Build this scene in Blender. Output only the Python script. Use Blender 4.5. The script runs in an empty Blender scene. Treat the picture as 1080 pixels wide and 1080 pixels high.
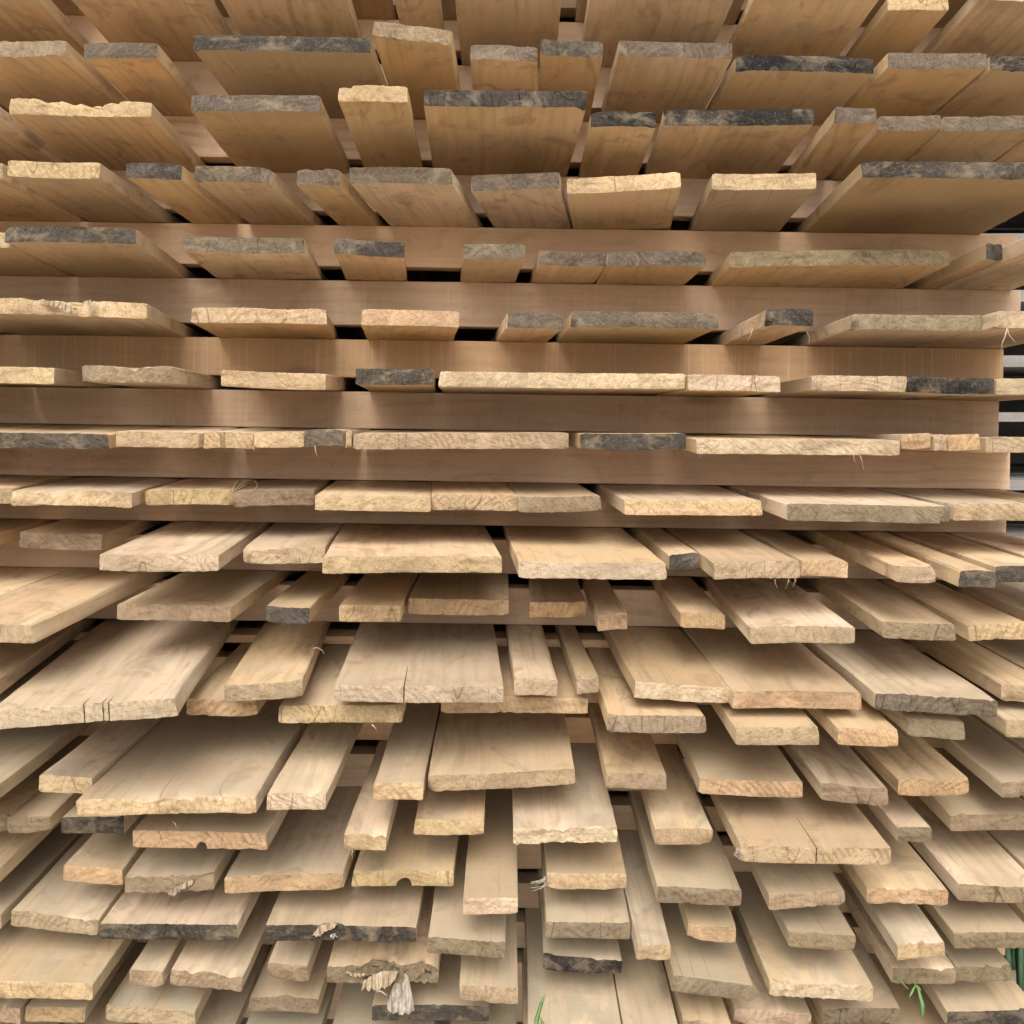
import bpy, math, random
from mathutils import Vector, Matrix, noise
import numpy as np

SC = bpy.context.scene
COL = SC.collection
R = math.radians

# ---------------------------------------------------------------- camera, sky, sun, exposure
F = 1000.0          # focal length in photo pixels (photo is 1080 wide)
HX, HY = 540.0, 440.0   # vanishing centre in the photo
D = 1.80            # distance of the front face of the spacer boards
CAMZ = 1.16
SLOPE = 0.0145      # the whole stack dips slightly to the right

cam_d = bpy.data.cameras.new('camera')
cam = bpy.data.objects.new('camera', cam_d)
COL.objects.link(cam)
cam_d.sensor_fit = 'HORIZONTAL'
cam_d.sensor_width = 36.0
cam_d.lens = 36.0 * F / 1080.0
cam_d.shift_y = -(540.0 - HY) / 1080.0
cam_d.clip_start = 0.02
cam_d.clip_end = 1000.0
cam.location = (0, 0, CAMZ)
cam.rotation_euler = (R(90), 0, 0)
SC.camera = cam

SUN_EL, SUN_AZ = 46.0, 187.0      # azimuth clockwise from +Y; the sun stands behind the photographer
world = bpy.data.worlds.new('World')
SC.world = world
world.use_nodes = True
wn = world.node_tree
wn.nodes.clear()
w_out = wn.nodes.new('ShaderNodeOutputWorld')
w_bg = wn.nodes.new('ShaderNodeBackground')
w_sky = wn.nodes.new('ShaderNodeTexSky')
w_sky.sky_type = 'NISHITA'
w_sky.sun_disc = False
w_sky.sun_elevation = R(SUN_EL)
w_sky.sun_rotation = R(SUN_AZ)
w_sky.air_density = 1.0
w_sky.dust_density = 6.0
w_sky.ozone_density = 0.6
w_hsv = wn.nodes.new('ShaderNodeHueSaturation')
w_hsv.inputs['Saturation'].default_value = 0.22
wn.links.new(w_sky.outputs[0], w_hsv.inputs['Color'])
wn.links.new(w_hsv.outputs[0], w_bg.inputs['Color'])
w_bg.inputs['Strength'].default_value = 0.15
wn.links.new(w_bg.outputs[0], w_out.inputs['Surface'])

sun_d = bpy.data.lights.new('sun', 'SUN')
sun_d.energy = 1.5
sun_d.angle = R(44)
sun_d.color = (1.0, 0.965, 0.91)
sun = bpy.data.objects.new('sun', sun_d)
COL.objects.link(sun)
_d = Vector((math.sin(R(SUN_AZ)) * math.cos(R(SUN_EL)), math.cos(R(SUN_AZ)) * math.cos(R(SUN_EL)), math.sin(R(SUN_EL))))
sun.rotation_euler = _d.to_track_quat('Z', 'Y').to_euler()
sun.location = (0, -3, 6)

SC.view_settings.view_transform = 'Standard'
SC.view_settings.look = 'None'
SC.view_settings.gamma = 1.0
SC.view_settings.exposure = 0.76
SC.cycles.max_bounces = 8
SC.cycles.diffuse_bounces = 6

rng = random.Random(11)

# ---------------------------------------------------------------- material helpers
class NT:
    def __init__(self, name):
        self.m = bpy.data.materials.new(name)
        self.m.use_nodes = True
        self.t = self.m.node_tree
        self.t.nodes.clear()
        self.out = self.n('ShaderNodeOutputMaterial')
        self.b = self.n('ShaderNodeBsdfPrincipled')
        self.l(self.b.outputs[0], self.out.inputs['Surface'])
    def n(self, typ, **kw):
        nd = self.t.nodes.new(typ)
        for k, v in kw.items():
            setattr(nd, k, v)
        return nd
    def l(self, a, b):
        self.t.links.new(a, b)
    def put(self, sock, v):
        if isinstance(v, bpy.types.NodeSocket):
            self.l(v, sock)
        else:
            sock.default_value = v
    def math(self, op, a, b=None, c=None, clamp=False):
        nd = self.n('ShaderNodeMath', operation=op)
        nd.use_clamp = clamp
        self.put(nd.inputs[0], a)
        if b is not None: self.put(nd.inputs[1], b)
        if c is not None: self.put(nd.inputs[2], c)
        return nd.outputs[0]
    def vmath(self, op, a, b=None):
        nd = self.n('ShaderNodeVectorMath', operation=op)
        self.put(nd.inputs[0], a)
        if b is not None: self.put(nd.inputs[1], b)
        return nd.outputs['Value'] if op in ('LENGTH', 'DOT_PRODUCT') else nd.outputs[0]
    def noise(self, vec, scale, detail=4, rough=0.55, dist=0.0):
        nd = self.n('ShaderNodeTexNoise')
        self.put(nd.inputs['Vector'], vec)
        nd.inputs['Scale'].default_value = scale
        nd.inputs['Detail'].default_value = detail
        nd.inputs['Roughness'].default_value = rough
        nd.inputs['Distortion'].default_value = dist
        return nd.outputs['Fac']
    def ramp(self, fac, lo, hi, a=0.0, b=1.0):
        nd = self.n('ShaderNodeMapRange')
        nd.interpolation_type = 'SMOOTHSTEP'
        self.put(nd.inputs['Value'], fac)
        nd.inputs['From Min'].default_value = lo
        nd.inputs['From Max'].default_value = hi
        self.put(nd.inputs['To Min'], a)
        self.put(nd.inputs['To Max'], b)
        return nd.outputs['Result']
    def mix(self, fac, a, b, mode='MIX'):
        nd = self.n('ShaderNodeMix', data_type='RGBA', blend_type=mode)
        self.put(nd.inputs['Factor'], fac)
        for s, v in ((nd.inputs[6], a), (nd.inputs[7], b)):
            if isinstance(v, bpy.types.NodeSocket):
                self.l(v, s)
            else:
                s.default_value = (v[0], v[1], v[2], 1.0)
        return nd.outputs[2]
    def scale(self, vec, sx, sy, sz):
        nd = self.n('ShaderNodeMapping')
        self.put(nd.inputs['Vector'], vec)
        nd.inputs['Scale'].default_value = (sx, sy, sz)
        return nd.outputs[0]

def wood_base(nt, axis):
    """object coordinates with the grain along Y, shifted at random for each board"""
    tc = nt.n('ShaderNodeTexCoord')
    info = nt.n('ShaderNodeObjectInfo')
    v = tc.outputs['Object']
    if axis == 'X':
        sp = nt.n('ShaderNodeSeparateXYZ'); nt.l(v, sp.inputs[0])
        cb = nt.n('ShaderNodeCombineXYZ')
        nt.l(sp.outputs[2], cb.inputs[0]); nt.l(sp.outputs[0], cb.inputs[1]); nt.l(sp.outputs[1], cb.inputs[2])
        v = cb.outputs[0]
    rnd = info.outputs['Random']
    off = nt.n('ShaderNodeCombineXYZ')
    nt.l(nt.math('MULTIPLY', rnd, 37.0), off.inputs[0])
    nt.l(nt.math('MULTIPLY', rnd, 91.0), off.inputs[1])
    nt.l(nt.math('MULTIPLY', rnd, 53.0), off.inputs[2])
    vs = nt.vmath('ADD', v, off.outputs[0])
    return v, vs, rnd, info

def rings(nt, v, vs, rnd, freq):
    """growth rings about a pith that lies off each board; gives cathedrals on faces and arcs on ends"""
    r2 = nt.math('FRACT', nt.math('MULTIPLY', rnd, 17.31))
    r3 = nt.math('FRACT', nt.math('MULTIPLY', rnd, 71.77))
    warp = nt.noise(nt.scale(vs, 2.0, 1.1, 2.0), 1.0, 3, 0.5)
    warp2 = nt.noise(nt.scale(vs, 14.0, 4.0, 14.0), 1.0, 2, 0.5)
    sp = nt.n('ShaderNodeSeparateXYZ'); nt.l(v, sp.inputs[0])
    w = nt.math('MULTIPLY', nt.math('SUBTRACT', warp, 0.5), 0.22)
    w2 = nt.math('MULTIPLY', nt.math('SUBTRACT', warp2, 0.5), 0.022)
    x = nt.math('ADD', sp.outputs[0], nt.math('MULTIPLY', nt.math('SUBTRACT', r2, 0.5), 0.30))
    z = nt.math('ADD', sp.outputs[2], nt.math('MULTIPLY_ADD', r3, 0.10, 0.03))
    z = nt.math('ADD', z, w)
    d = nt.math('SQRT', nt.math('ADD', nt.math('MULTIPLY', x, x), nt.math('MULTIPLY', z, z)))
    d = nt.math('ADD', d, w2)
    s = nt.math('SINE', nt.math('MULTIPLY', d, freq))
    return nt.math('MULTIPLY_ADD', s, 0.5, 0.5)

def make_body(name, axis, light, dark, pink, grey):
    nt = NT(name)
    v, vs, rnd, info = wood_base(nt, axis)
    fib = nt.noise(nt.scale(vs, 115, 3.0, 115), 1.0, 6, 0.78)
    streak = nt.noise(nt.scale(vs, 42, 1.3, 42), 1.0, 5, 0.6, 0.5)
    band = nt.noise(nt.scale(vs, 13, 0.8, 13), 1.0, 3, 0.5, 0.3)
    blot = nt.noise(nt.scale(vs, 9, 4.5, 9), 1.0, 4, 0.55, 1.0)
    ring = rings(nt, v, vs, rnd, 330.0)
    r1 = nt.math('FRACT', nt.math('MULTIPLY', rnd, 29.7))
    r2 = nt.math('FRACT', nt.math('MULTIPLY', rnd, 47.9))
    r3 = nt.math('FRACT', nt.math('MULTIPLY', rnd, 83.3))
    c = nt.mix(nt.ramp(band, 0.28, 0.72), dark, light)
    c = nt.mix(nt.math('MULTIPLY', nt.ramp(streak, 0.42, 0.70), 0.42), c, dark)
    gr = nt.math('MULTIPLY', nt.ramp(ring, 0.55, 1.0), nt.ramp(streak, 0.30, 0.60, 0.25, 1.0))
    c = nt.mix(nt.math('MULTIPLY', gr, nt.math('MULTIPLY_ADD', r3, 0.60, 0.30)), c, (dark[0]*0.80, dark[1]*0.76, dark[2]*0.70))
    c = nt.mix(nt.math('MULTIPLY', nt.ramp(blot, 0.44, 0.62), 0.80), c, pink)
    c = nt.mix(nt.math('MULTIPLY', nt.ramp(fib, 0.52, 0.68), 0.34), c, (light[0]*1.15, light[1]*1.16, light[2]*1.18))
    c = nt.mix(nt.math('MULTIPLY', nt.ramp(fib, 0.48, 0.34), 0.50), c, (dark[0]*0.7, dark[1]*0.65, dark[2]*0.6))
    # whole-board tints
    c = nt.mix(nt.math('MULTIPLY', nt.math('MULTIPLY', r1, r1), 0.85), c, (dark[0]*0.88, dark[1]*0.86, dark[2]*0.82))
    c = nt.mix(nt.math('MULTIPLY', r2, 0.22), c, (light[0]*1.0, light[1]*0.85, light[2]*0.62))
    r4 = nt.math('FRACT', nt.math('MULTIPLY', rnd, 113.9))
    vary = nt.n('ShaderNodeHueSaturation'); nt.l(c, vary.inputs['Color'])
    nt.l(nt.math('MULTIPLY_ADD', r4, 0.34, 0.74), vary.inputs['Value'])
    nt.l(nt.math('MULTIPLY_ADD', r2, 0.30, 0.88), vary.inputs['Saturation'])
    c = vary.outputs[0]
    # brown and grey stains
    st = nt.noise(nt.scale(vs, 14, 8.0, 14), 1.0, 7, 0.68, 1.8)
    c = nt.mix(nt.math('MULTIPLY', nt.ramp(st, 0.52, 0.66), 0.58 if axis == 'Y' else 0.22), c, (0.24, 0.155, 0.09))
    st2 = nt.noise(nt.scale(vs, 6, 7.0, 6), 1.0, 5, 0.6, 1.0)
    c = nt.mix(nt.math('MULTIPLY', nt.ramp(st2, 0.52, 0.68), 0.42 if axis == 'Y' else 0.2), c, (0.34, 0.29, 0.215))
    # knots, rare
    vo = nt.n('ShaderNodeTexVoronoi'); nt.l(nt.scale(vs, 4.0, 1.7, 4.0), vo.inputs['Vector']); vo.inputs['Scale'].default_value = 1.0
    kn = nt.ramp(vo.outputs['Distance'], 0.028, 0.085, 1.0, 0.0)
    c = nt.mix(nt.math('MULTIPLY', kn, 0.6), c, (0.17, 0.10, 0.055))
    # weathering (object colour alpha)
    wz = nt.noise(nt.scale(vs, 16, 5.0, 16), 1.0, 6, 0.66, 0.8)
    wf = nt.math('MULTIPLY', info.outputs['Alpha'], nt.ramp(wz, 0.30, 0.62, 0.35, 1.0))
    c = nt.mix(wf, c, grey)
    # splits that run in from the sawn end
    spn = nt.noise(nt.scale(vs, 16, 0.5, 16), 1.0, 1, 0.4)
    spl = nt.ramp(nt.math('ABSOLUTE', nt.math('SUBTRACT', spn, 0.5)), 0.002, 0.009, 1.0, 0.0)
    spy = nt.n('ShaderNodeSeparateXYZ'); nt.l(v, spy.inputs[0])
    spl = nt.math('MULTIPLY', spl, nt.ramp(spy.outputs[1], 0.02, 0.14, 1.0, 0.0))
    c = nt.mix(nt.math('MULTIPLY', spl, nt.ramp(r1, 0.72, 0.85, 0.0, 0.45 if axis == 'Y' else 0.0)), c, (0.16, 0.105, 0.06))
    # the last centimetres by the sawn end are often stained
    sp = nt.n('ShaderNodeSeparateXYZ'); nt.l(v, sp.inputs[0])
    yy = nt.math('ADD', sp.outputs[1], nt.math('MULTIPLY', nt.math('SUBTRACT', blot, 0.5), 0.16))
    ne = nt.ramp(yy, 0.0, 0.05, 1.0, 0.0)
    c = nt.mix(nt.math('MULTIPLY', ne, nt.ramp(r3, 0.55, 0.9, 0.0, 0.45 if axis == 'Y' else 0.0)), c, (0.30, 0.225, 0.145))
    # saw marks across the board
    saw = nt.noise(nt.scale(vs, 2.2, 190, 2.2), 1.0, 5, 0.7)
    c = nt.mix(nt.math('MULTIPLY', nt.ramp(saw, 0.50, 0.70), nt.math('MULTIPLY_ADD', r2, 0.48, 0.16)), c, dark)
    # dust and specks
    spk = nt.noise(nt.scale(vs, 260, 120, 260), 1.0, 2, 0.6)
    c = nt.mix(nt.math('MULTIPLY', nt.ramp(spk, 0.66, 0.76), 0.35), c, (0.20, 0.15, 0.10))
    nt.put(nt.b.inputs['Base Color'], c)
    nt.b.inputs['Roughness'].default_value = 0.82
    nt.b.inputs['Specular IOR Level'].default_value = 0.18
    h = nt.math('ADD', nt.math('MULTIPLY', fib, 0.8), nt.math('MULTIPLY', saw, 0.7))
    h = nt.math('ADD', h, nt.math('MULTIPLY', streak, 0.5))
    bp = nt.n('ShaderNodeBump')
    bp.inputs['Strength'].default_value = 0.5
    bp.inputs['Distance'].default_value = 0.0015
    nt.l(h, bp.inputs['Height'])
    nt.l(bp.outputs[0], nt.b.inputs['Normal'])
    return nt.m

def make_end(name, axis='Y'):
    """sawn end grain; the object's own colour gives its weathering"""
    nt = NT(name)
    v, vs, rnd, info = wood_base(nt, axis)
    base = info.outputs['Color']
    r1 = nt.math('FRACT', nt.math('MULTIPLY', rnd, 13.7))
    r2 = nt.math('FRACT', nt.math('MULTIPLY', rnd, 31.1))
    ring = rings(nt, v, vs, rnd, 640.0)
    rmod = nt.noise(nt.scale(vs, 30, 5, 60), 1.0, 3, 0.6)
    rough = nt.noise(nt.scale(vs, 210, 60, 210), 1.0, 6, 0.8)
    mott = nt.noise(nt.scale(vs, 85, 30, 110), 1.0, 5, 0.72, 0.8)
    fuzz = nt.noise(nt.scale(vs, 380, 90, 330), 1.0, 4, 0.8)
    # saw scratches that run at a slant, the slant differs per board
    ang = nt.math('MULTIPLY', nt.math('SUBTRACT', r1, 0.5), 2.4)
    rot = nt.n('ShaderNodeVectorRotate', rotation_type='Y_AXIS'); nt.l(vs, rot.inputs['Vector']); nt.l(ang, rot.inputs['Angle'])
    scr = nt.noise(nt.scale(rot.outputs[0], 270, 10, 26), 1.0, 5, 0.72)
    patch = nt.noise(nt.scale(vs, 17, 5, 30), 1.0, 5, 0.62, 1.0)
    patch2 = nt.noise(nt.scale(vs, 9, 5, 12), 1.0, 4, 0.6, 0.6)
    dk = nt.mix(1.0, base, (0.46, 0.38, 0.30), 'MULTIPLY')
    c = nt.mix(nt.math('MULTIPLY', nt.ramp(patch2, 0.44, 0.66), 0.55), base, nt.mix(0.5, dk, (0.27, 0.215, 0.16)))
    rf = nt.math('MULTIPLY', nt.ramp(ring, 0.35, 0.95), nt.ramp(rmod, 0.42, 0.62, 0.05, 1.0))
    c = nt.mix(nt.math('MULTIPLY', rf, nt.math('MULTIPLY_ADD', r2, 0.55, 0.10)), c, dk)
    c = nt.mix(nt.math('MULTIPLY', nt.ramp(scr, 0.46, 0.66), nt.math('MULTIPLY_ADD', r1, 0.30, 0.18)), c, dk)
    c = nt.mix(nt.math('MULTIPLY', nt.ramp(mott, 0.46, 0.66), 0.58), c, dk)
    hi = nt.mix(0.26, base, (0.56, 0.46, 0.33))
    c = nt.mix(nt.math('MULTIPLY', nt.ramp(patch, 0.54, 0.70), 0.60), c, hi)
    c = nt.mix(nt.math('MULTIPLY', nt.ramp(fuzz, 0.54, 0.70), 0.55), c, nt.mix(0.34, base, (0.60, 0.51, 0.39)))
    # weathering that has come off unevenly, showing fresher wood, and grey bloom on fresh ends
    wx = nt.noise(nt.scale(vs, 20, 3, 26), 1.0, 5, 0.65, 0.9)
    c = nt.mix(nt.ramp(wx, 0.50, 0.66, 0.0, 0.62), c, nt.mix(0.52, c, (0.33, 0.245, 0.155)))
    wy = nt.noise(nt.scale(vs, 11, 4, 60), 1.0, 4, 0.6, 0.4)
    c = nt.mix(nt.ramp(wy, 0.54, 0.72, 0.0, 0.55), c, nt.mix(1.0, c, (0.42, 0.38, 0.35), 'MULTIPLY'))
    # drying cracks
    ck = nt.noise(nt.scale(vs, 20, 5, 5), 1.0, 1, 0.4, 0.0)
    ckl = nt.ramp(nt.math('ABSOLUTE', nt.math('SUBTRACT', ck, 0.5)), 0.001, 0.008, 1.0, 0.0)
    c = nt.mix(nt.math('MULTIPLY', ckl, nt.ramp(r2, 0.62, 0.75, 0.0, 0.55)), c, nt.mix(1.0, base, (0.16, 0.12, 0.09), 'MULTIPLY'))
    # dark pits and torn fibres
    c = nt.mix(nt.math('MULTIPLY', nt.ramp(rough, 0.54, 0.68), 0.58), c, nt.mix(1.0, base, (0.30, 0.25, 0.20), 'MULTIPLY'))
    nt.put(nt.b.inputs['Base Color'], c)
    nt.b.inputs['Roughness'].default_value = 0.9
    nt.b.inputs['Specular IOR Level'].default_value = 0.12
    h = nt.math('ADD', nt.math('MULTIPLY', rough, 1.2), nt.math('MULTIPLY', scr, 0.9))
    h = nt.math('ADD', h, nt.math('MULTIPLY', mott, 0.9))
    bp = nt.n('ShaderNodeBump')
    bp.inputs['Strength'].default_value = 0.9
    bp.inputs['Distance'].default_value = 0.003
    nt.l(h, bp.inputs['Height'])
    nt.l(bp.outputs[0], nt.b.inputs['Normal'])
    return nt.m

def make_plain(name, c1, c2, sc, rough=0.8, bump=0.002, stretch=1.0):
    nt = NT(name)
    tc = nt.n('ShaderNodeTexCoord')
    ov = nt.scale(tc.outputs['Object'], 1.0, 1.0, stretch)
    a = nt.noise(ov, sc, 6, 0.65)
    b = nt.noise(ov, sc * 4, 4, 0.6)
    c = nt.mix(nt.ramp(a, 0.3, 0.7), c1, c2)
    c = nt.mix(nt.math('MULTIPLY', nt.ramp(b, 0.5, 0.75), 0.4), c, (c1[0]*0.6, c1[1]*0.6, c1[2]*0.6))
    nt.put(nt.b.inputs['Base Color'], c)
    nt.b.inputs['Roughness'].default_value = rough
    bp = nt.n('ShaderNodeBump')
    bp.inputs['Strength'].default_value = 0.5
    bp.inputs['Distance'].default_value = bump
    nt.l(nt.math('ADD', a, b), bp.inputs['Height'])
    nt.l(bp.outputs[0], nt.b.inputs['Normal'])
    return nt.m

M_BODY = make_body('plank_wood', 'Y', (0.670, 0.525, 0.360), (0.430, 0.320, 0.203), (0.585, 0.410, 0.282), (0.315, 0.268, 0.190))
M_EDGE_LIT = make_body('sky_lit_edge_wood', 'Y', (0.740, 0.610, 0.440), (0.560, 0.430, 0.285), (0.660, 0.500, 0.350), (0.32, 0.275, 0.195))  # sky light on the board sides painted in as a paler wood colour
M_STICK = make_body('spacer_wood', 'X', (0.740, 0.560, 0.405), (0.620, 0.440, 0.300), (0.700, 0.480, 0.350), (0.315, 0.268, 0.190))
M_END = make_end('end_grain')
M_GREY = make_body('weathered_wood', 'X', (0.22, 0.21, 0.205), (0.15, 0.145, 0.145), (0.19, 0.18, 0.185), (0.33, 0.33, 0.33))
M_FIBRE = make_plain('torn_fibre', (0.40, 0.31, 0.21), (0.21, 0.155, 0.10), 150, 0.9, 0.004, 0.15)
M_PALE = make_plain('pale_splinter', (0.40, 0.35, 0.285), (0.17, 0.14, 0.105), 190, 0.9, 0.004, 0.10)
M_LEAF = make_plain('grass_green', (0.06, 0.14, 0.035), (0.13, 0.22, 0.07), 40, 0.55)
M_DLEAF = make_plain('dark_leaf_green', (0.035, 0.085, 0.045), (0.06, 0.13, 0.06), 30, 0.5)
M_GROUND = make_plain('packed_earth', (0.48, 0.42, 0.335), (0.38, 0.325, 0.25), 3.0, 0.95, 0.01)

# end colours (linear albedo)
ENDC = {
    'Y': (0.490, 0.360, 0.205), 'L': (0.490, 0.380, 0.255), 'B': (0.270, 0.200, 0.130),
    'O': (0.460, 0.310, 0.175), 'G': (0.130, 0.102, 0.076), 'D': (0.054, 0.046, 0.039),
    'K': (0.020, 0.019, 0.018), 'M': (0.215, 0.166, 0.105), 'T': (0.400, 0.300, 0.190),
}
ENDWORD = {'Y': 'yellow end', 'L': 'pale cream end', 'B': 'brown end', 'O': 'orange tan end', 'G': 'grey end',
           'D': 'dark grey end', 'K': 'blackened end', 'M': 'mossy dull end', 'T': 'tan end'}

# ---------------------------------------------------------------- the setting
def link(name, me, mats, parent=None, loc=None, rot=None):
    o = bpy.data.objects.new(name, me)
    for m in mats:
        if m.name not in [x.name for x in me.materials if x]:
            me.materials.append(m)
    COL.objects.link(o)
    if parent: o.parent = parent
    if loc is not None: o.location = loc
    if rot is not None: o.rotation_euler = rot
    return o

def tag(o, label, cat, group=None):
    o['label'] = label
    o['category'] = cat
    if group: o['group'] = group

me = bpy.data.meshes.new('ground')
gv, gf = [], []
gx = [-300, -40, -8, -4, -2, -1, 0, 1, 2, 4, 8, 40, 300]
for yy in gx:
    for xx in gx:
        gv.append((xx, yy + 1.0, 0.012 * noise.noise(Vector((xx * 3.1, yy * 2.7, 4))) if abs(xx) < 9 and abs(yy) < 9 else 0))
n_ = len(gx)
for j in range(n_ - 1):
    for i in range(n_ - 1):
        gf.append((j*n_+i, j*n_+i+1, (j+1)*n_+i+1, (j+1)*n_+i))
me.from_pydata(gv, [], gf)
ground = link('ground', me, [M_GROUND])
ground['kind'] = 'structure'

# ---------------------------------------------------------------- boards
T_PX = 14.4                       # board thickness, photo pixels at distance D
T = T_PX * D / F
# bottom of every layer, photo pixels at distance D (at the middle of the picture)
B = {'U9': -30, 'U8': 22, 'U7': 69, 'U6': 127, 'U5': 185, 'U4': 240, 'U3': 298, 'U2': 360, 'U1': 415, 'L0': 469, 'L1': 523.4,
     'L2': 569.4, 'L3': 620, 'L4': 673.4, 'L5': 697, 'L6': 755.4, 'L7': 797.4, 'L8': 847.4, 'L9': 888.4, 'L10': 931,
     'L11': 972.4, 'L12': 1015}
ORDER = ['U9', 'U8', 'U7', 'U6', 'U5', 'U4', 'U3', 'U2', 'U1', 'L0', 'L1', 'L2', 'L3', 'L4', 'L5', 'L6', 'L7', 'L8', 'L9', 'L10', 'L11', 'L12']
ROWNAME = {'U9': 'row above the picture', 'U8': 'row glimpsed above the top row', 'U7': 'top row', 'U6': 'second row from top', 'U5': 'third row from top', 'U4': 'fourth row from top',
           'U3': 'fifth row from top', 'U2': 'sixth row from top', 'U1': 'seventh row from top', 'L0': 'eighth row from top',
           'L1': 'ninth row from top', 'L2': 'tenth row from top', 'L3': 'tenth row from bottom', 'L4': 'ninth row from bottom',
           'L5': 'eighth row from bottom', 'L6': 'seventh row from bottom', 'L7': 'sixth row from bottom', 'L8': 'fifth row from bottom',
           'L9': 'fourth row from bottom', 'L10': 'third row from bottom', 'L11': 'second row from bottom', 'L12': 'bottom row'}

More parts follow.
